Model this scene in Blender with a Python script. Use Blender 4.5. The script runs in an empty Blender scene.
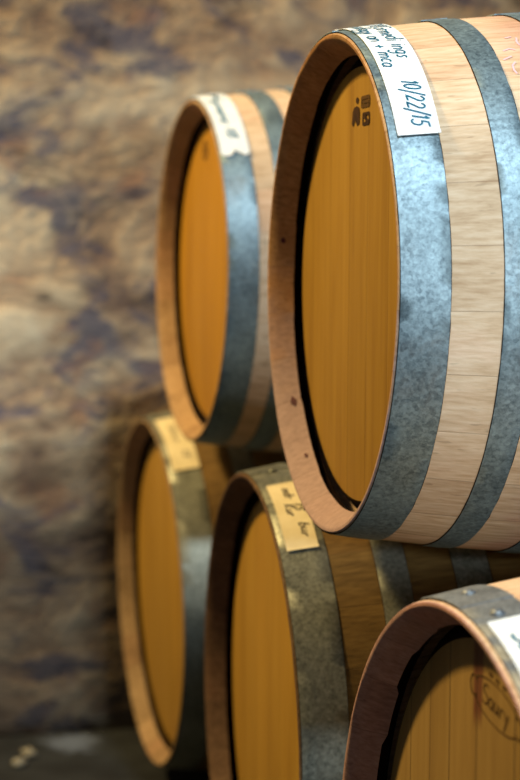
import bpy, bmesh, math, random
from mathutils import Vector, Matrix
PI = math.pi
sc = bpy.context.scene
COL = sc.collection
sc.view_settings.view_transform = 'Standard'
sc.view_settings.look = 'None'
sc.view_settings.gamma = 1
sc.view_settings.exposure = 0.0
sc.view_settings.use_curve_mapping = False

# ------------------------------------------------------------------ helpers
def obj(name, bm, mats, parent=None, smooth=True):
    me = bpy.data.meshes.new(name)
    bm.normal_update(); bm.to_mesh(me); bm.free()
    for m in (mats if isinstance(mats, (list, tuple)) else [mats]): me.materials.append(m)
    for p in me.polygons: p.use_smooth = smooth
    o = bpy.data.objects.new(name, me); COL.objects.link(o)
    if parent: o.parent = parent
    return o

def autosmooth(o, deg=35):
    me = o.data
    bm = bmesh.new(); bm.from_mesh(me)
    for e in bm.edges:
        e.smooth = not (len(e.link_faces) == 2 and e.calc_face_angle(0) > math.radians(deg))
    bm.to_mesh(me); bm.free()

class NT:
    """small node-tree builder"""
    def __init__(s, name):
        s.m = bpy.data.materials.new(name); s.m.use_nodes = True
        s.t = s.m.node_tree; s.n = s.t.nodes; s.l = s.t.links
        s.bsdf = s.n['Principled BSDF']
        s.co = s.n.new('ShaderNodeTexCoord').outputs['Object']
        sep = s.n.new('ShaderNodeSeparateXYZ'); s.l.new(s.co, sep.inputs[0])
        s.x, s.y, s.z = sep.outputs
    def set(s, sock, v):
        if isinstance(v, bpy.types.NodeSocket): s.l.new(v, sock)
        else: sock.default_value = v
    def math(s, op, a, b=0.0, c=0.0, clamp=False):
        n = s.n.new('ShaderNodeMath'); n.operation = op; n.use_clamp = clamp
        s.set(n.inputs[0], a); s.set(n.inputs[1], b); s.set(n.inputs[2], c)
        return n.outputs[0]
    def vec(s, x, y, z):
        n = s.n.new('ShaderNodeCombineXYZ')
        for i, v in enumerate((x, y, z)): s.set(n.inputs[i], v)
        return n.outputs[0]
    def scaled(s, v, k, off=(0, 0, 0)):
        n = s.n.new('ShaderNodeMapping'); s.l.new(v, n.inputs[0])
        n.inputs['Scale'].default_value = k; n.inputs['Location'].default_value = off
        return n.outputs[0]
    def noise(s, v, scale=1.0, detail=4.0, rough=.55, dist=0.0):
        n = s.n.new('ShaderNodeTexNoise'); s.l.new(v, n.inputs['Vector'])
        n.inputs['Scale'].default_value = scale; n.inputs['Detail'].default_value = detail
        n.inputs['Roughness'].default_value = rough; n.inputs['Distortion'].default_value = dist
        return n.outputs['Fac']
    def voronoi(s, v, scale):
        n = s.n.new('ShaderNodeTexVoronoi'); s.l.new(v, n.inputs['Vector']); n.inputs['Scale'].default_value = scale
        sp = s.n.new('ShaderNodeSeparateColor'); s.l.new(n.outputs['Color'], sp.inputs[0])
        return sp.outputs[0]
    def white(s, w):
        n = s.n.new('ShaderNodeTexWhiteNoise'); n.noise_dimensions = '1D'; s.set(n.inputs['W'], w)
        return n.outputs['Value']
    def ramp(s, f, stops):
        n = s.n.new('ShaderNodeValToRGB'); s.set(n.inputs[0], f)
        el = n.color_ramp.elements
        while len(el) < len(stops): el.new(.5)
        for e, (p, c) in zip(el, stops):
            e.position = p; e.color = (c, c, c, 1) if isinstance(c, (int, float)) else (*c, 1)
        return n.outputs[0]
    def mix(s, f, a, b, mode='MIX'):
        n = s.n.new('ShaderNodeMix'); n.data_type = 'RGBA'; n.blend_type = mode
        s.set(n.inputs[0], f)
        for k, v in ((6, a), (7, b)):
            s.set(n.inputs[k], v if isinstance(v, bpy.types.NodeSocket) else (*v, 1))
        return n.outputs[2]
    def step(s, v, lo, hi):          # smooth 0..1 between lo and hi
        n = s.n.new('ShaderNodeMapRange'); n.interpolation_type = 'SMOOTHSTEP'
        s.set(n.inputs[0], v); n.inputs[1].default_value = lo; n.inputs[2].default_value = hi
        return n.outputs[0]
    def bump(s, h, strength, dist):
        n = s.n.new('ShaderNodeBump'); s.l.new(h, n.inputs['Height'])
        n.inputs['Strength'].default_value = strength; n.inputs['Distance'].default_value = dist
        s.l.new(n.outputs[0], s.bsdf.inputs['Normal'])
    def out(s, col, rough=.6, metal=0.0, spec=.4):
        s.set(s.bsdf.inputs['Base Color'], col if isinstance(col, bpy.types.NodeSocket) else (*col, 1))
        s.set(s.bsdf.inputs['Roughness'], rough); s.set(s.bsdf.inputs['Metallic'], metal)
        s.bsdf.inputs['Specular IOR Level'].default_value = spec
        return s.m

def S(r, g, b):                       # sRGB 0..255 -> linear
    return tuple((c / 255 / 12.92) if c / 255 <= .04045 else ((c / 255 + .055) / 1.055) ** 2.4 for c in (r, g, b))

# ------------------------------------------------------------------ materials
def stave_material(name, seed, n, dark, mid, light, pink, seam_c, seam_k=.4, low=None, drip=None):
    t = NT(name)
    ang = t.math('ARCTAN2', t.math('MULTIPLY', t.y, -1.0), t.z)
    k = t.math('MULTIPLY_ADD', ang, n / (2 * PI), seed * 3.7)
    idx = t.math('FLOOR', k); fr = t.math('FRACT', k)
    tone = t.white(t.math('ADD', idx, seed * 1.37))
    tone2 = t.white(t.math('ADD', idx, seed * 5.11 + 40))
    off = t.math('MULTIPLY', tone, 7.0)
    cx = t.math('ADD', t.x, off)
    g = t.noise(t.vec(t.math('MULTIPLY', cx, 5.5), t.math('MULTIPLY', t.y, 190.0), t.math('MULTIPLY', t.z, 190.0)), 1, 5, .6)
    fine = t.noise(t.vec(t.math('MULTIPLY', cx, 30.0), t.math('MULTIPLY', t.y, 420.0), t.math('MULTIPLY', t.z, 420.0)), 1, 3, .6)
    cloud = t.noise(t.vec(t.math('MULTIPLY', cx, 7.0), t.math('MULTIPLY', t.y, 14.0), t.math('MULTIPLY', t.z, 14.0)), 1, 4, .6)
    col = t.ramp(t.math('ADD', t.math('MULTIPLY', g, .6), t.math('MULTIPLY', cloud, .4)),
                 [(.33, dark), (.48, mid), (.66, light)])
    col = t.mix(t.math('MULTIPLY', t.step(tone2, .55, .85), .55), col, pink, 'MULTIPLY')
    col = t.mix(t.math('MULTIPLY', t.step(cloud, .52, .7), .35), col, pink, 'MULTIPLY')
    v = t.math('MULTIPLY_ADD', tone, .18, .84)
    col = t.mix(1.0, col, t.vec(v, v, v), 'MULTIPLY')
    # short dark pores and scuffs along the grain
    sp = t.noise(t.vec(t.math('MULTIPLY', cx, 26.0), t.math('MULTIPLY', t.y, 160.0), t.math('MULTIPLY', t.z, 160.0)), 1, 2, .5)
    col = t.mix(t.math('MULTIPLY', t.step(sp, .64, .74), .38), col, tuple(c * .45 for c in dark))
    sc2 = t.noise(t.vec(t.math('MULTIPLY', cx, 18.0), t.math('MULTIPLY', t.y, 34.0), t.math('MULTIPLY', t.z, 34.0)), 1, 5, .7, 1.2)
    col = t.mix(t.math('MULTIPLY', t.step(sc2, .66, .76), .45), col, tuple(c * .5 for c in dark))
    if drip:     # wine spilt from the bung has tinted the middle of the barrel
        q = t.math('MULTIPLY_ADD', t.math('SUBTRACT', cloud, .5), .10, t.x)
        col = t.mix(t.math('MULTIPLY', t.step(q, drip[0], drip[0] + .05), drip[1]), col, S(226, 186, 190), 'MULTIPLY')
    if low:      # pinker wood towards the bottom of the chime
        zz = t.math('MULTIPLY_ADD', t.math('SUBTRACT', cloud, .5), .35, t.z)
        col = t.mix(t.math('MULTIPLY', t.step(zz, .06, -.16), .85), col, t.mix(t.step(g, .3, .7), tuple(c * .8 for c in low), low))
    edge = t.math('ABSOLUTE', t.math('SUBTRACT', fr, .5))
    seam = t.step(edge, .488, .499)
    col = t.mix(t.math('MULTIPLY', seam, seam_k), col, seam_c)
    h = t.math('SUBTRACT', t.math('ADD', t.math('MULTIPLY', g, .3), t.math('MULTIPLY', fine, .35)), t.math('MULTIPLY', seam, .3))
    t.bump(h, .5, .0018)
    return t.out(col, .72, 0, .25)

def head_material(name, seed, seams, dark, mid, light, seam_dark=.55, stain=None):
    t = NT(name)
    rnd = random.Random(seed)
    wob = t.math('MULTIPLY', t.math('SUBTRACT', t.noise(t.vec(0.0, 0.0, t.math('MULTIPLY', t.z, 6.0)), 1, 2), .5), .002)
    y = t.math('ADD', t.y, wob)
    tone = 0.0; seam = 0.0
    for s in seams:
        st = t.math('GREATER_THAN', y, s)
        tone = t.math('MULTIPLY_ADD', st, rnd.uniform(-.9, .9), tone)
        d = t.math('ABSOLUTE', t.math('SUBTRACT', y, s))
        seam = t.math('MAXIMUM', seam, t.math('MULTIPLY', t.step(t.math('MULTIPLY', d, -1.0), -.0022, -.0006), rnd.uniform(.45, 1)))
    off = t.math('MULTIPLY', tone, 3.3)
    v = t.vec(t.math('MULTIPLY', t.x, 30.0), t.math('MULTIPLY', y, 60.0), t.math('ADD', t.math('MULTIPLY', t.z, 3.2), off))
    g = t.noise(v, 1, 5, .6, .4)
    big = t.noise(t.vec(0.0, t.math('MULTIPLY', y, 14.0), t.math('ADD', t.math('MULTIPLY', t.z, 2.2), off)), 1, 3, .55, .6)
    col = t.ramp(t.math('ADD', t.math('MULTIPLY', g, .55), t.math('MULTIPLY', big, .45)), [(.25, dark), (.5, mid), (.75, light)])
    m = t.math('MULTIPLY_ADD', t.math('SINE', t.math('MULTIPLY', tone, 5.0)), .05, .98)
    col = t.mix(1.0, col, t.vec(m, m, m), 'MULTIPLY')
    fl = t.noise(t.vec(0.0, t.math('MULTIPLY', y, 160.0), t.math('MULTIPLY', t.z, 16.0)), 1, 2, .5)
    col = t.mix(t.math('MULTIPLY', t.step(fl, .7, .8), .22), col, tuple(c * .5 for c in dark))
    if stain:
        y0, y1, z0, colour, amt = stain
        edge = t.math('MULTIPLY', t.math('SUBTRACT', t.noise(t.vec(0.0, t.math('MULTIPLY', y, 40.0), t.math('MULTIPLY', t.z, 12.0)), 1, 3), .5), .014)
        yy = t.math('ADD', y, edge)
        mk = t.math('MULTIPLY', t.step(yy, y0 - .003, y0 + .003), t.math('SUBTRACT', 1.0, t.step(yy, y1 - .003, y1 + .003)))
        mk = t.math('MULTIPLY', mk, t.step(t.math('ADD', t.z, edge), z0 - .012, z0 + .012))
        col = t.mix(t.math('MULTIPLY', mk, amt), col, colour)
    col = t.mix(t.math('MULTIPLY', seam, seam_dark), col, tuple(c * .18 for c in dark))
    h = t.math('SUBTRACT', t.math('MULTIPLY', g, .3), t.math('MULTIPLY', seam, .8))
    t.bump(h, .35, .0015)
    return t.out(col, .55, 0, .3)

def metal_material(name, seed, lo, hi, rust, rust_amt, rough=.42):
    t = NT(name)
    p = t.scaled(t.co, (1, 1, 1), (seed * 1.3, seed * .7, seed))
    a = t.noise(p, 11, 8, .7)
    f = t.noise(p, 210, 5, .75)
    sp = t.voronoi(p, 230)
    mixv = t.math('ADD', t.math('ADD', t.math('MULTIPLY', a, .4), t.math('MULTIPLY', f, .5)), t.math('MULTIPLY', sp, .1))
    col = t.ramp(mixv, [(.36, lo), (.5, tuple((l + h) / 2 for l, h in zip(lo, hi))), (.64, hi)])
    scr = t.noise(t.scaled(p, (14, 60, 60)), 1, 4, .7, 2.0)
    col = t.mix(t.math('MULTIPLY', t.step(scr, .62, .75), .35), col, tuple(min(1, c * 1.5) for c in hi))
    r = t.noise(p, 9, 6, .65, .5)
    col = t.mix(t.math('MULTIPLY', t.step(r, .55, .72), rust_amt), col, rust)
    dk = t.noise(p, 90, 4, .7)
    col = t.mix(t.math('MULTIPLY', t.step(dk, .62, .8), .3), col, tuple(c * .5 for c in lo))
    t.bump(t.math('ADD', t.math('MULTIPLY', f, .5), t.math('MULTIPLY', a, .5)), .25, .001)
    return t.out(col, t.math('MULTIPLY_ADD', a, .35, rough - .08), .62, .5)

def plain(name, c1, c2, scale, rough=.7, bump=.0, metal=0):
    t = NT(name)
    n = t.noise(t.co, scale, 5, .6)
    if bump: t.bump(n, bump, .002)
    return t.out(t.ramp(n, [(.35, c1), (.65, c2)]), rough, metal, .3)

M_groove = plain('dark_groove_hoop_shade', S(16, 9, 7), S(28, 16, 10), 40, 1.0, .4)  # near-black brown of the croze, also the painted shade along hoop edges
M_groove.node_tree.nodes['Principled BSDF'].inputs['Specular IOR Level'].default_value = .05
M_paper = plain('label_paper', S(212, 222, 230), S(226, 234, 240), 30, .6)
M_cream = plain('cream_paper', S(222, 210, 172), S(236, 226, 192), 30, .65)
M_ink = plain('blue_green_ink', S(0, 76, 104), S(8, 104, 132), 200, .5)
M_inkdark = plain('dark_ink', S(52, 46, 44), S(70, 62, 56), 200, .6)
M_burn = plain('branded_wood', S(38, 20, 8), S(66, 38, 14), 150, .85)
M_burnpale = plain('faded_branded_wood', S(70, 48, 16), S(92, 64, 22), 150, .85)
M_stamp = plain('printed_stamp', S(66, 44, 16), S(88, 64, 26), 150, .8)
M_blot = plain('wine_blot', S(70, 34, 44), S(96, 52, 60), 150, .7)
M_chalk = plain('pink_chalk', S(226, 172, 180), S(236, 188, 194), 220, .9)
M_bung = plain('silicone_bung', S(190, 186, 176), S(206, 202, 192), 60, .5)

# ------------------------------------------------------------------ hand lettering: strokes in a 1 x 1 box (ascender 1, x-height .55)
def arc(cx, cy, rx, ry, a0, a1, n=10):
    return [(cx + rx * math.cos(math.radians(a0 + (a1 - a0) * i / n)), cy + ry * math.sin(math.radians(a0 + (a1 - a0) * i / n))) for i in range(n + 1)]
GLYPH = {
 'O': (.8, [arc(.4, .5, .36, .5, 80, 440, 14)]),
 'C': (.65, [arc(.4, .5, .36, .5, 50, 310)]),
 'G': (.75, [arc(.4, .5, .36, .5, 50, 340) + [(.74, .45), (.45, .45)]]),
 'S': (.6, [arc(.32, .74, .26, .25, 40, 250, 8) + arc(.3, .25, .28, .26, 90, -140, 8)]),
 'X': (.6, [[(.02, 1), (.55, 0)], [(.6, 1), (0, 0)]]),
 'K': (.6, [[(.08, 1), (.05, 0)], [(.55, 1), (.08, .45), (.58, 0)]]),
 'l': (.25, [[(.12, 1.0), (.1, .1), (.2, 0)]]),
 'r': (.4, [[(.08, .55), (.08, 0)], [(.08, .35), (.2, .54), (.38, .5)]]),
 'm': (.75, [[(.05, .55), (.05, 0)], [(.05, .38), (.2, .56), (.34, .45), (.34, 0)], [(.34, .38), (.5, .56), (.64, .45), (.66, 0)]]),
 'n': (.5, [[(.05, .55), (.05, 0)], [(.05, .38), (.22, .56), (.4, .45), (.42, 0)]]),
 'e': (.45, [[(.06, .28), (.38, .32)] + arc(.22, .29, .18, .28, 10, 310, 9)]),
 'c': (.42, [arc(.23, .28, .2, .28, 50, 310, 8)]),
 'a': (.48, [arc(.22, .27, .2, .27, 40, 380, 10) + [(.42, .5), (.4, .05), (.5, 0)]]),
 'o': (.48, [arc(.23, .28, .2, .28, 80, 440, 10)]),
 'd': (.5, [arc(.22, .27, .2, .27, 40, 380, 10), [(.42, 1.0), (.42, 0)]]),
 'b': (.48, [[(.06, 1.0), (.06, 0)], arc(.24, .27, .2, .27, 160, -160, 10)]),
 'i': (.2, [[(.1, .55), (.1, 0)], [(.12, .75), (.13, .8)]]),
 't': (.36, [[(.16, .85), (.14, .05), (.28, 0)], [(.02, .55), (.34, .57)]]),
 'g': (.5, [arc(.22, .29, .2, .26, 40, 380, 10), [(.42, .52), (.42, -.25), (.22, -.42), (.02, -.3)]]),
 'y': (.46, [[(.05, .55), (.2, .1)], [(.42, .55), (.12, -.4)]]),
 's': (.38, [[(.34, .5), (.16, .55), (.1, .4), (.3, .22), (.24, .03), (.04, .04)]]),
 'u': (.5, [[(.05, .55), (.07, .12), (.22, 0), (.38, .14), (.4, .55)], [(.4, .3), (.46, 0)]]),
 '+': (.6, [[(.05, .35), (.5, .37)], [(.28, .6), (.27, .1)]]),
 '1': (.3, [[(.05, .75), (.2, 1.0), (.16, 0)]]),
 '0': (.55, [arc(.27, .5, .22, .48, 80, 440, 12)]),
 '2': (.6, [arc(.27, .72, .22, .27, 160, -30, 8) + [(.05, 0), (.58, .04)]]),
 '5': (.55, [[(.52, 1.0), (.14, .97), (.1, .58)] + arc(.25, .3, .24, .3, 95, -150, 9)]),
 '/': (.45, [[(.02, -.3), (.42, 1.2)]]),
 'M': (.75, [[(.04, 0), (.1, 1), (.36, .3), (.62, 1), (.68, 0)]]),
 'L': (.5, [[(.06, 1), (.05, 0), (.45, .02)]]),
 '7': (.55, [[(.04, .97), (.5, 1.0), (.2, 0)]]),
 ' ': (.4, []), '.': (.25, [[(.08, .0), (.12, .06)]]),
}
def strokes(text, slant=.3, seed=1):
    rnd = random.Random(seed); x = 0; out = []
    for ch in text:
        w, ps = GLYPH[ch]
        dy = rnd.uniform(-.05, .05)
        for p in ps: out.append([(x + px + slant * py, py + dy) for px, py in p])
        x += w + .08
    return out, x
def densify(p, d):
    q = [p[0]]
    for a, b in zip(p, p[1:]):
        n = max(1, int(math.hypot(b[0] - a[0], b[1] - a[1]) / d))
        q += [(a[0] + (b[0] - a[0]) * i / n, a[1] + (b[1] - a[1]) * i / n) for i in range(1, n + 1)]
    return q
def ribbon(bm, path, width, place):
    """thin ink line; path in flat (s, t) metres, place(s, t) -> 3-D point"""
    path = densify(path, .002); L = []; R = []
    for i, (s, t) in enumerate(path):
        a = path[max(0, i - 1)]; b = path[min(len(path) - 1, i + 1)]
        dx, dy = b[0] - a[0], b[1] - a[1]; n = math.hypot(dx, dy) or 1
        w = width * .5
        L.append(bm.verts.new(place(s - dy / n * w, t + dx / n * w)))
        R.append(bm.verts.new(place(s + dy / n * w, t - dx / n * w)))
    for i in range(len(path) - 1): bm.faces.new((L[i], R[i], R[i + 1], L[i + 1]))

# ------------------------------------------------------------------ barrel
class Barrel:
    def __init__(s, label, P, axis, R, rb, length, mats, n_staves=28, seed=1, jag=.0008, lip=.0018, chime_depth=.030,
                 hoops=((.0018, .0545), (.1085, .142), (.198, .236)), rivets=(), dirty=0):
        s.R, s.rb, s.L, s.seed = R, rb, length, seed
        s.m_st, s.m_ch, s.m_hd, s.m_me = mats
        e = bpy.data.objects.new('wine_barrel', None); COL.objects.link(e)
        e.empty_display_size = .2
        u = Vector(axis).normalized(); z = (Vector((0, 0, 1)) - u * u.z).normalized(); y = z.cross(u)
        s.M = Matrix((u, y, z)).transposed().to_4x4(); s.M.translation = P
        e.matrix_world = s.M
        e['label'] = label; e['category'] = 'barrel'; e['group'] = 'oak wine barrels in the stack'
        s.e = e
        s.build(n_staves, jag, lip, chime_depth, hoops, rivets)
    def r(s, x):
        return s.rb - (s.rb - s.R) * ((x - s.L / 2) / (s.L / 2)) ** 2
    def pt(s, x, r, a):                # a from the top towards the camera's side
        return (x, -r * math.sin(a), r * math.cos(a))
    def build(s, n, jag, lip, cd, hoops, rivets):
        R, L = s.R, s.L
        rnd = random.Random(s.seed)
        sub = 6; N = n * sub
        # staves: outside, chime and croze at both ends
        bm = bmesh.new()
        k0 = s.seed * 3.7
        def ang(i): return (i / sub - (k0 % 1)) * 2 * PI / n
        jx = [rnd.uniform(-1, 1) * jag for _ in range(n + 1)]
        jr = [rnd.uniform(-1, 1) * .0004 for _ in range(n + 1)]
        rings = []
        def prof(i, end):
            st = (i // sub) % n
            d = jx[st]; t = jr[st]
            p = [(cd + .012, R - .016, 2), (cd + .002 + d, R - .014, 2), (cd + d, R - .0235 + t, 1), (.012, R - .0135 + t, 1), 
(.0012 + abs(t), R - .0062 + t, 1), (.0 + abs(t), R - .0042, 1), (.0 + abs(t), R - .0014, 1), (.0016, R - .0002, 0)]
            return p
        xs = [.004 + (L - .008) * j / 40 for j in range(41)]
        cols = []
        for i in range(N):
            a = ang(i)
            fr = (i % sub) / sub
            groove = .0002 if i % sub == 0 else 0
            p = prof(i, 0)
            c = [(x, r, m) for x, r, m in p] + [(x, s.r(x) - groove, 0) for x in xs] + [(L - x, r, m) for x, r, m in reversed(p)]
            cols.append(([bm.verts.new(s.pt(x, r, a)) for x, r, m in c], [m for x, r, m in c]))
        for i in range(N):
            A, ma = cols[i]; B, mb = cols[(i + 1) % N]
            for j in range(len(A) - 1):
                f = bm.faces.new((A[j], B[j], B[j + 1], A[j + 1]))
                f.material_index = max(ma[j], ma[j + 1]) if (ma[j] == 2 and ma[j + 1] == 2) or 1 in (ma[j], ma[j + 1]) and not 2 in (ma[j], ma[j + 1]) else (2 if 2 in (ma[j], ma[j + 1]) else 0)
        bmesh.ops.recalc_face_normals(bm, faces=bm.faces)
        o = obj('staves', bm, [s.m_st, s.m_ch, M_groove], s.e); autosmooth(o, 30)
        # the two heads, bevelled into the croze
        for end in (0, 1):
            bm = bmesh.new(); K = 128
            hx = cd + .009
            prof2 = [(hx + .016, R - .017), (hx + .013, R - .018), (hx + .001, R - .033), (hx, R - .036)]
            rr = []
            for x, r in prof2:
                xx = x if end == 0 else L - x
                rr.append([bm.verts.new(s.pt(xx, r, 2 * PI * i / K)) for i in range(K)])
            for q in range(len(rr) - 1):
                for i in range(K):
                    f = bm.faces.new((rr[q][i], rr[q][(i + 1) % K], rr[q + 1][(i + 1) % K], rr[q + 1][i]))
                    f.material_index = 1
            bm.faces.new(rr[-1]); bm.faces.new(rr[0][::-1])
            bmesh.ops.recalc_face_normals(bm, faces=bm.faces)
            h = obj('head', bm, [s.m_hd, M_groove], s.e); autosmooth(h, 25)
            if end == 0: s.head = h; s.hx = hx
        # hoops, three from each end, with rivets on the lap seam
        s.hoops = []
        for end in (0, 1):
            for hi, (x0, x1) in enumerate(hoops):
                if hi == 0: x0 = lip
                bm = bmesh.new(); K = 160; th = .0014
                lap = math.radians(-6)
                rows = []
                for i in range(K):
                    a = 2 * PI * i / K
                    rows.append([])
                    w = rnd.uniform(-.00035, .00035)
                    for x, dr in ((x0 + .0008, .0001), (x0 + w * .5, .0007), (x0 + .0006, th), (x0 * .67 + x1 * .33, th + .0004), (x0 * .33 + x1 * .67, th + .0004), (x1 - .0008, th), (x1 + w, .0007), (x1 - .0008, .0001)):
                        xx = x if end == 0 else L - x
                        rows[-1].append(bm.verts.new(s.pt(xx, s.r(xx) + dr, a)))
                for i in range(K):
                    A, B = rows[i], rows[(i + 1) % K]
                    for j in range(len(A)):
                        f = bm.faces.new((A[j], B[j], B[(j + 1) % len(A)], A[(j + 1) % len(A)]))
                        if j in (0, 1, 5, 6): f.material_index = 1  # edge faces coloured dark to paint the shadow line beside the hoop
                # lapped outer end of the strap
                g = []
                for a in [lap + math.radians(k) for k in (-9, -6, -3, 0, 3, 6, 9)]:
                    g.append([bm.verts.new(s.pt(x if end == 0 else L - x, s.r(x) + dr, a)) for x, dr in ((x0 + .0006, th), (x0 + .001, th + .0012), (x1 - .001, th + .0012), (x1 - .0006, th))])
                for A, B in zip(g, g[1:]):
                    for j in range(3): bm.faces.new((A[j], B[j], B[j + 1], A[j + 1]))
                bm.faces.new(g[0]); bm.faces.new(g[-1][::-1])
                bmesh.ops.recalc_face_normals(bm, faces=bm.faces)
                hp = obj('hoop', bm, [s.m_me, M_groove], s.e); autosmooth(hp, 40)
                s.hoops.append(hp)
                rv = [q for q in rivets if q[0] == hi] if end == 0 else [(hi, (x0 + x1) / 2 - .008, -6, .005), (hi, (x0 + x1) / 2 + .008, -6, .005)]
                for _, rx, ra, rs in rv:
                    s.rivet(hp, rx if end == 0 else L - rx, math.radians(ra), rs, th)
    def rivet(s, hp, x, a, rs, th):
        bm = bmesh.new()
        r0 = s.r(x) + th + .001
        c = Vector(s.pt(x, r0, a)); nrm = Vector((0, -math.sin(a), math.cos(a)))
        tx = Vector((1, 0, 0)); ty = nrm.cross(tx)
        prev = None; K = 16
        for rr, hh in ((1.0, -.3), (1.0, .12), (.86, .36), (.55, .55), (.25, .6)):
            ring = [bm.verts.new(c + (tx * math.cos(2 * PI * i / K) + ty * math.sin(2 * PI * i / K)) * rs * rr + nrm * rs * hh) for i in range(K)]
            if prev:
                for i in range(K): bm.faces.new((prev[i], prev[(i + 1) % K], ring[(i + 1) % K], ring[i]))
            prev = ring
        bm.faces.new(prev)
        bmesh.ops.recalc_face_normals(bm, faces=bm.faces)
        obj('rivet', bm, s.m_me, hp)
    def surf(s, x, a, d): return s.pt(x, s.r(x) + d, a)
    def label(s, x0, x1, a0, a1, mat, text, ink, width, ragged=0, text_name='handwriting', skew=0):
        """paper strip stuck on the head hoop; text = (string, start deg, end deg, centre 0..1 across, letter height m, seed)"""
        bm = bmesh.new(); K = 40; W = 6
        rnd = random.Random(s.seed + 5)
        a0, a1 = math.radians(a0), math.radians(a1)
        top = []; 
        for i in range(K + 1):
            row = []
            for j in range(W + 1):
                f = j / W
                a = a0 + (a1 - a0) * i / K
                if i == K: a += math.radians(ragged * (math.sin(f * 9) * .5 + rnd.uniform(-.3, .3)))
                a += math.radians(skew) * f
                row.append(bm.verts.new(s.surf(x0 + (x1 - x0) * f, a, .0031 + (.0012 if i in (0, K) else 0))))
            top.append(row)
        for i in range(K):
            for j in range(W): bm.faces.new((top[i][j], top[i][j + 1], top[i + 1][j + 1], top[i + 1][j]))
        ret = bmesh.ops.extrude_face_region(bm, geom=list(bm.faces))
        for v in [g for g in ret['geom'] if isinstance(g, bmesh.types.BMVert)]:
            n = Vector((0, v.co.y, v.co.z)).normalized(); v.co += n * .0005
        bmesh.ops.recalc_face_normals(bm, faces=bm.faces)
        lb = obj('paper_label', bm, mat, s.e); autosmooth(lb, 40)
        Rm = s.r((x0 + x1) / 2)
        for txt, b0, b1, tc, hgt, sd in text:
            bm = bmesh.new()
            st, w = strokes(txt, seed=sd)
            b0, b1 = math.radians(b0), math.radians(b1); k = (b1 - b0) * Rm / w
            def place(p, q): return s.surf(x0 + (x1 - x0) * tc + q, b0 + p / Rm, .0040)
            for p in st: ribbon(bm, [(px * k, (py - .4) * hgt) for px, py in p], width, place)
            obj(text_name, bm, ink, lb)
        return lb
    def on_head(s, y, z): return (s.hx - .0007, y, z)
    def mark(s, name, mat, polys=(), lines=(), width=.002):
        bm = bmesh.new()
        for p in polys: bm.faces.new([bm.verts.new(s.on_head(*q)) for q in p])
        for p in lines: ribbon(bm, p, width, lambda a, b: s.on_head(a, b))
        return obj(name, bm, mat, s.head)
    def bung(s):
        bm = bmesh.new(); r0 = s.rb
        bmesh.ops.create_cone(bm, cap_ends=True, segments=24, radius1=.024, radius2=.028, depth=.03,
                              matrix=Matrix.Translation((s.L / 2, 0, r0 + .008)))
        bmesh.ops.bevel(bm, geom=[e for e in bm.edges if e.calc_face_angle(0) > 1], offset=.003, segments=2, affect='EDGES')
        o = obj('bung', bm, M_bung, s.e); autosmooth(o)

# ------------------------------------------------------------------ camera frame -> world
PITCH = math.radians(4.6); CAMH = 1.067
def W(x, y, z): return Vector((x, z * math.cos(PITCH) - y * math.sin(PITCH), CAMH - z * math.sin(PITCH) - y * math.cos(PITCH)))
def axis(th, ps):
    th, ps = math.radians(th), math.radians(ps)
    c = (math.cos(th) * math.cos(ps), math.sin(ps), math.sin(th) * math.cos(ps))
    return W(*c) - W(0, 0, 0)

oak = dict(dark=S(180, 150, 116), mid=S(208, 182, 150), light=S(228, 208, 180), pink=(1.0, .86, .84), seam_c=S(92, 62, 40))
H_D, H_M, H_L = S(132, 96, 30), S(158, 121, 42), S(174, 138, 56)
metal = dict(lo=S(78, 96, 106), hi=S(150, 174, 184), rust=S(112, 92, 72), rust_amt=.25)
def mats(k, n, head_seams, chime, st=oak, me=metal, **kw):
    ch = stave_material('chime_oak_%d' % k, k, n, chime[0], chime[1], chime[2], (1, .86, .84), tuple(c * .4 for c in chime[0]), low=chime[3] if len(chime) > 3 else None)
    return (stave_material('stave_oak_%d' % k, k, n, **st), ch,
            head_material('head_oak_%d' % k, k, head_seams, *kw.pop('hd', (H_D, H_M, H_L)), **kw), metal_material('galvanised_steel_%d' % k, k, **me))

# A  large sharp barrel, upper row, near
chA = (S(140, 104, 66), S(172, 132, 88), S(194, 156, 110), S(172, 150, 154))
A = Barrel('sharply focused upper barrel in front, dated white label on its blue-grey hoop',
           W(.0752, -.1231, 2.1589), axis(13.05, -.6), .29, .330, .95,
           mats(1, 28, (-.20, -.128, -.045, .03, .115, .2), chA, st=dict(oak, drip=(.15, .5)), seam_dark=.3), 28, 1,
           rivets=((0, .020, -3, .0055), (0, .043, -3, .0055), (1, .124, -3, .005), (1, .14, -3, .005), (2, .21, -3, .005), (2, .226, -3, .005)))
A.label(.0105, .0555, -1, 57.3, M_paper,
        [('OXlGrmedi ings', 6, 34, .70, .018, 3), ('Soodlggy an + mca', 4, 37, .28, .017, 5), ('10/22/15', 42, 55, .55, .018, 8)],
        M_ink, .0021)
# B  blurred barrel behind A
chB = (S(138, 108, 74), S(172, 140, 102), S(198, 168, 130))
B = Barrel('upper barrel behind the sharp one, its white label torn along the bottom',
           W(-.1229, -.2036, 3.1583), axis(14.35, -.6), .29, .331, .95,
           mats(2, 26, (-.19, -.11, -.03, .05, .13, .2), chB, seam_dark=.3, hd=(S(150, 104, 22), S(178, 130, 32), S(194, 146, 44))), 26, 2, hoops=((.003, .050), (.083, .119), (.153, .19)),
           rivets=((0, .020, -3, .0055), (0, .043, -3, .0055), (1, .092, -3, .006), (1, .109, -3, .006), (2, .163, -3, .006), (2, .18, -3, .006)))
B.label(.004, .049, 1.5, 50.5, M_paper, [('Smud', 6, 17, .62, .014, 3), ('gmanc', 17, 36, .42, .014, 5), ('15', 38, 43, .5, .013, 8)], M_ink, .004, ragged=2.2)
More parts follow.
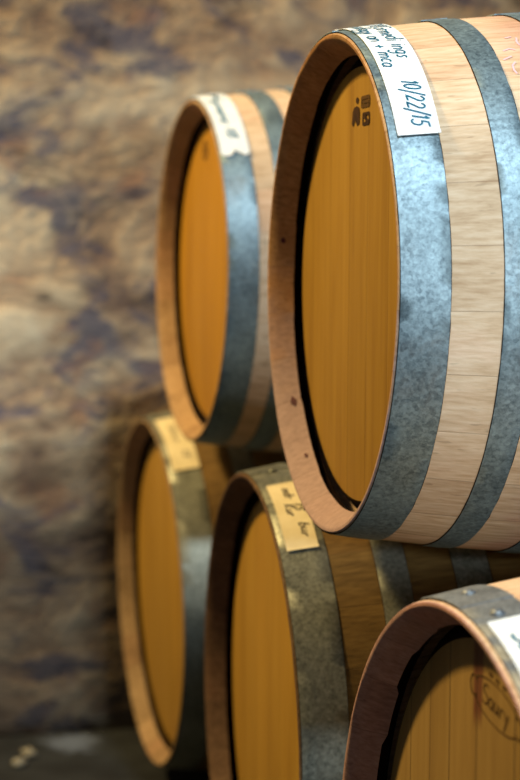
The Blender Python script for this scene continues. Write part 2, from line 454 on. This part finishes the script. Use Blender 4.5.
# C  lower barrel, far
sC = 1.15
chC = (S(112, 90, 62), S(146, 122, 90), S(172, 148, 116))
big = ((.006, .062), (.118, .158), (.215, .262))
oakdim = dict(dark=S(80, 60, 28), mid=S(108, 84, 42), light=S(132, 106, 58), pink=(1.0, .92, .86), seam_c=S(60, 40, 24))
duller = dict(lo=S(84, 88, 80), hi=S(160, 164, 152), rust=S(104, 88, 58), rust_amt=.4)
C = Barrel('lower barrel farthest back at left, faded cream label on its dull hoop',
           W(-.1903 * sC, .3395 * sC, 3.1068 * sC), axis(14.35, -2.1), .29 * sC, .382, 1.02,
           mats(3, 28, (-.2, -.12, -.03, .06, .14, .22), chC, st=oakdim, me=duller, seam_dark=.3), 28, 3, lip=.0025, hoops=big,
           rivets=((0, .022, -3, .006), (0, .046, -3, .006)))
C.label(.011, .0605, 8.5, 40, M_cream, [('Gmn', 15, 27, .45, .012, 3), ('15', 31, 35, .62, .013, 8)], M_inkdark, .0022)
# D  lower barrel in the middle
sD = 1.18
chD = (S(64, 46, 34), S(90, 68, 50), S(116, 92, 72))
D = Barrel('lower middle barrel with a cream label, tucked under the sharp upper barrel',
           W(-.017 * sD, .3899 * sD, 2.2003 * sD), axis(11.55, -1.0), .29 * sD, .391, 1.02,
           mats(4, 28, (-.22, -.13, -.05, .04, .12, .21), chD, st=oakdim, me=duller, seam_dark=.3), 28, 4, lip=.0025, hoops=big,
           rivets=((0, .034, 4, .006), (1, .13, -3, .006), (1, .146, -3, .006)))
D.label(.0115, .0525, 14.5, 39, M_cream, [('mdr', 17, 22, .55, .013, 3), ('Kur', 24, 28.5, .42, .013, 5), ('15', 24, 27, .72, .010, 5), ('bur', 31, 35.5, .70, .013, 8)], M_inkdark, .002)
# E  lower barrel, nearest
sE = 1.18
chE = (S(146, 112, 104), S(174, 138, 128), S(196, 162, 152))
E = Barrel('nearest lower barrel at bottom right with wine-stained rim and oval-stamped plank head',
           W(.1415 * sE, .4564 * sE, 1.4364 * sE), axis(13.75, -.6), .29 * sE, .395, 1.02,
           mats(5, 26, (-.2, -.13, -.062, .034, .108, .165, .225), chE, me=dict(lo=S(84, 90, 96), hi=S(150, 158, 164), rust=S(104, 92, 84), rust_amt=.3),
                hd=(S(112, 86, 44), S(134, 108, 58), S(150, 124, 72)), seam_dark=.9, stain=(.020, .045, .228, S(84, 36, 28), .8)), 26, 5, jag=.0036, chime_depth=.034, lip=.0045, hoops=((.0045, .057), (.12, .158), (.215, .262)),
           rivets=((0, .0295, -4, .0066), (0, .0285, 8.5, .0066)))
E.label(.012, .0565, 11.5, 55, M_paper, [('Sa', 15.5, 21, .42, .017, 3), ('mc', 23, 34, .4, .014, 5)], M_ink, .0034)

# stamps burned into the heads, and the chalk marks on the front barrel
def dots(cx, cz, w, h): return [(cx - w, cz - h), (cx + w, cz - h), (cx + w, cz + h), (cx - w, cz + h)]
A.mark('stamp', M_burn,
       polys=[[(.024, .189), (.018, .186), (.010, .193), (.002, .186), (-.008, .188), (-.009, .200), (-.006, .207), (.004, .209), (.014, .208), (.021, .203)],
              [(.002 - .006 * math.cos(q * PI / 5), .2155 + .0038 * math.sin(q * PI / 5)) for q in range(10)]],
       lines=[dots(-.035, .1922, .013, .0055) + [(-.048, .1867)], [(-.024, .196), (-.046, .188)], [(-.035, .187), (-.035, .198)]], width=.0042)
A.mark('stamp', M_burnpale, lines=[dots(-.032, .212, .016, .005) + [(-.048, .207)], [(-.02, .212), (-.045, .212)]], width=.004)
B.mark('stamp', M_burnpale, lines=[arc(.046, .209, .017, .014, 0, 360, 16), [(.058, .216), (.034, .202)]], width=.006)

def blots(barrel, items):
    bm = bmesh.new()
    for x, a, sx, sa in items:
        R = barrel.R
        r = lambda q: R - .0135 - (q - .012) * .01 / .018 - .0009
        bm.faces.new([bm.verts.new(barrel.pt(x + sx * math.cos(q * PI / 5) * (1 + .25 * math.sin(q * 3.1)), r(x + sx * math.cos(q * PI / 5)), math.radians(a) + sa / R * math.sin(q * PI / 5) * (1 + .3 * math.cos(q * 2.3)))) for q in range(10)])
    return obj('wine_blot', bm, M_blot, barrel.e)
for q in ((.020, 235, .0035, .007), (.016, 281, .003, .004), (.021, 216, .002, .004)): blots(A, [q])

def chalk(barrel, items, width):
    bm = bmesh.new()
    for p in items:
        ribbon(bm, p, width, lambda q, b: barrel.surf(q, b / .315, .0006))
    return obj('chalk_writing', bm, M_chalk, barrel.e)
chalk(A, [[(x, math.radians(a) * .315) for x, a in p] for p in (
    [(.163, 28.3), (.171, 27.9)], [(.152, 33.9), (.160, 33.2), (.166, 33.8)], [(.147, 37.3), (.158, 36.2)],
    [(.159, 38.3), (.154, 39.4), (.1535, 41.0), (.155, 42.2)], [(.176, 28.5), (.173, 30.5), (.1735, 32.0), (.178, 32.2)])], .0022)

# cooper's stamp on the nearest head: a cartouche with lettering running down to the right
bm = bmesh.new()
def tilt(p, c=(-.014, .253), a=-.13):
    return (c[0] - (p[0] * math.cos(a) - p[1] * math.sin(a)), c[1] + p[0] * math.sin(a) + p[1] * math.cos(a))
st, w = strokes('Saury', slant=.1, seed=4)
k = .068 / w
L_ = [[tilt((px * k - .034, (py - .35) * .019)) for px, py in p] for p in st]
L_ += [[tilt(q) for q in arc(0, .002, .058, .017, 20, 160, 14)], [tilt(q) for q in arc(0, -.002, .058, .017, 200, 340, 14)],
       [tilt(q) for q in arc(-.056, 0, .010, .010, 40, 320, 8)], [tilt(q) for q in arc(.056, 0, .010, .010, -140, 140, 8)]]
E.mark('stamp', M_stamp, lines=L_, width=.0018)
E.mark('stamp', M_stamp, lines=[[tilt((x, .024)), tilt((x + .008, .024))] for x in (-.02, -.003, .014, .031)], width=.004)
for b in (A, B, C, D, E): b.bung()

# ------------------------------------------------------------------ setting
u = axis(13.7, -.8); u.z = 0; u.normalize()
nrm = Vector((-u.y, u.x, 0))
wall_o = Vector((C.M @ Vector((C.L / 2, 0, 0))).xy.to_3d()) + nrm * .45
def wall_material():
    t = NT('old_plaster_wall')
    a = t.noise(t.scaled(t.co, (1, 1, 1.5), (3.1, 0, 1.7)), 3.6, 5, .6, .5)
    b = t.noise(t.scaled(t.co, (1, 1, 1.7), (9.3, 0, 4.1)), 4.6, 5, .62, .8)
    c = t.noise(t.scaled(t.co, (1, 1, 1.3), (1.3, 0, 7.7)), 12, 4, .6)
    col = t.ramp(t.math('ADD', t.math('MULTIPLY', a, .65), t.math('MULTIPLY', c, .35)),
                 [(.36, S(140, 116, 100)), (.46, S(190, 162, 130)), (.56, S(222, 200, 164)), (.68, S(242, 226, 192))])
    col = t.mix(t.math('MULTIPLY', t.step(b, .49, .62), .8), col, S(94, 96, 116))
    d = t.noise(t.scaled(t.co, (1, 1, 1.2), (5.3, 0, 2.2)), 6.5, 4, .6, .4)
    col = t.mix(t.math('MULTIPLY', t.step(d, .55, .68), .45), col, S(184, 132, 98))
    e = t.noise(t.scaled(t.co, (1, 1, 2.2), (2.3, 0, 12.2)), 3.6, 6, .66, .6)
    col = t.mix(t.math('MULTIPLY', t.step(e, .55, .66), .65), col, S(78, 66, 60))
    low_shade = t.step(t.math('MULTIPLY_ADD', t.math('SUBTRACT', b, .5), .5, t.z), .78, .38)  # shade painted into the lower wall colour, with a noisy upper edge
    col = t.mix(t.math('MULTIPLY', low_shade, .88), col, t.mix(1.0, col, S(112, 112, 116), 'MULTIPLY'))
    t.bump(t.math('ADD', t.math('MULTIPLY', a, .7), t.math('MULTIPLY', c, .3)), .8, .05)
    return t.out(col, .85, 0, .2)
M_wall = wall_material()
bm = bmesh.new()
bmesh.ops.create_grid(bm, x_segments=120, y_segments=80, size=1)
rnd = random.Random(3)
from mathutils import noise as mn
for v in bm.verts:
    x, z = v.co.x * 4.5, (v.co.y + 1) * 1.6
    q = mn.noise(Vector((x * 2.2, z * 3.5, 0))) * .012 + mn.noise(Vector((x * 6, z * 8, 5))) * .006
    v.co = (x, -max(0, q + .004), z)
ret = bmesh.ops.extrude_edge_only(bm, edges=[e for e in bm.edges if e.is_boundary])
for v in [g for g in ret['geom'] if isinstance(g, bmesh.types.BMVert)]: v.co.y = .25
bmesh.ops.recalc_face_normals(bm, faces=bm.faces)
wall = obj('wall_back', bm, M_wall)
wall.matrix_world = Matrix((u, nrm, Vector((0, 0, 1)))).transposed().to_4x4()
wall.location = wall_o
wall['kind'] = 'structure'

def floor_material():
    t = NT('dark_concrete_floor')
    n = t.noise(t.co, 7, 5, .6); q = t.noise(t.co, 18, 4, .65)
    col = t.ramp(n, [(.35, S(18, 21, 24)), (.65, S(36, 40, 43))])
    # a pale bluish patch at the foot of the wall
    dx = t.math('MULTIPLY', t.math('ADD', t.x, .40), 13.0); dy = t.math('MULTIPLY', t.math('ADD', t.y, -3.86), 11.0)
    d = t.math('SQRT', t.math('ADD', t.math('MULTIPLY', dx, dx), t.math('MULTIPLY', dy, dy)))
    d = t.math('ADD', d, t.math('MULTIPLY', t.math('SUBTRACT', q, .5), 2.2))
    col = t.mix(t.math('MULTIPLY', t.step(d, 1.0, .35), .75), col, S(92, 102, 118))
    t.bump(q, .5, .004)
    return t.out(col, .75, 0, .3)
M_floor = floor_material()
bm = bmesh.new(); bmesh.ops.create_cube(bm, size=1, matrix=Matrix.Translation((.5, 1.6, -.05)) @ Matrix.Diagonal((8.5, 7.5, .1, 1)))
fl = obj('floor', bm, M_floor, smooth=False); fl['kind'] = 'structure'

M_stone = plain('pale_stone', S(112, 106, 88), S(150, 144, 124), 60, .8, .4)
def stone(label, loc, size, rot, seed):
    rnd = random.Random(seed)
    bm = bmesh.new(); bmesh.ops.create_icosphere(bm, subdivisions=3, radius=1)
    for v in bm.verts:
        q = 1 + .35 * mn.noise(v.co * 1.3 + Vector((seed, 0, 0))) + .12 * mn.noise(v.co * 3.1)
        v.co = Vector((v.co.x * size[0] * q, v.co.y * size[1] * q, v.co.z * size[2] * q))
    lo = min(v.co.z for v in bm.verts)
    for v in bm.verts: v.co.z -= lo
    o = obj('stone_chip', bm, M_stone); o.location = loc; o.rotation_euler = (0, 0, rot)
    o['label'] = label; o['category'] = 'stone'; o['group'] = 'pale stone chips by the wall'
stone('pale stone chip on the dark floor, right-hand one of the two', (-.481, 3.752, 0), (.014, .018, .009), .5, 3)
stone('pale stone chip on the dark floor, left-hand one, nearer the viewer', (-.490, 3.686, 0), (.012, .020, .008), -.6, 7)

# ------------------------------------------------------------------ camera and light
cam = bpy.data.cameras.new('camera'); co = bpy.data.objects.new('camera', cam); COL.objects.link(co)
co.location = (0, 0, CAMH); co.rotation_euler = (PI / 2 - PITCH, 0, 0)
cam.sensor_fit = 'VERTICAL'; cam.sensor_height = 36; cam.sensor_width = 24; cam.lens = 1841.13 / 780 * 36
cam.clip_start = .05
cam.dof.use_dof = True; cam.dof.focus_distance = 2.0; cam.dof.aperture_fstop = 4.0
sc.camera = co

def area(name, loc, target, size, energy, colour):
    l = bpy.data.lights.new(name, 'AREA'); l.shape = 'DISK'; l.size = size; l.energy = energy; l.color = colour
    o = bpy.data.objects.new(name, l); COL.objects.link(o); o.location = loc
    o.rotation_euler = (Vector(target) - Vector(loc)).to_track_quat('-Z', 'Y').to_euler()
    return o
l = bpy.data.lights.new('aisle_spot', 'SPOT'); l.energy = 310; l.color = (.86, .95, 1.0)
l.shadow_soft_size = .2; l.spot_size = math.radians(26); l.spot_blend = 1
o = bpy.data.objects.new('aisle_spot', l); COL.objects.link(o); o.location = (1.15, -1.4, 1.4)
o.rotation_euler = (Vector((.5, 2.0, 1.12)) - o.location).to_track_quat('-Z', 'Y').to_euler()
l = bpy.data.lights.new('daylight_spot', 'SPOT'); l.energy = 860; l.color = (.82, .94, 1.0)
l.shadow_soft_size = .2; l.spot_size = math.radians(42); l.spot_blend = .7
o = bpy.data.objects.new('daylight_spot', l); COL.objects.link(o); o.location = (1.05, -.9, 4.7)
o.rotation_euler = (Vector((.15, 2.2, .75)) - o.location).to_track_quat('-Z', 'Y').to_euler()
area('tungsten_lamp', (-3.1, 2.95, 4.5), (0, 2.4, .9), .4, 350, (1.0, .69, .28))
wd = bpy.data.worlds.new('cellar'); sc.world = wd; wd.use_nodes = True
bg = wd.node_tree.nodes['Background']; bg.inputs[0].default_value = (.80, .85, .9, 1); bg.inputs[1].default_value = .11
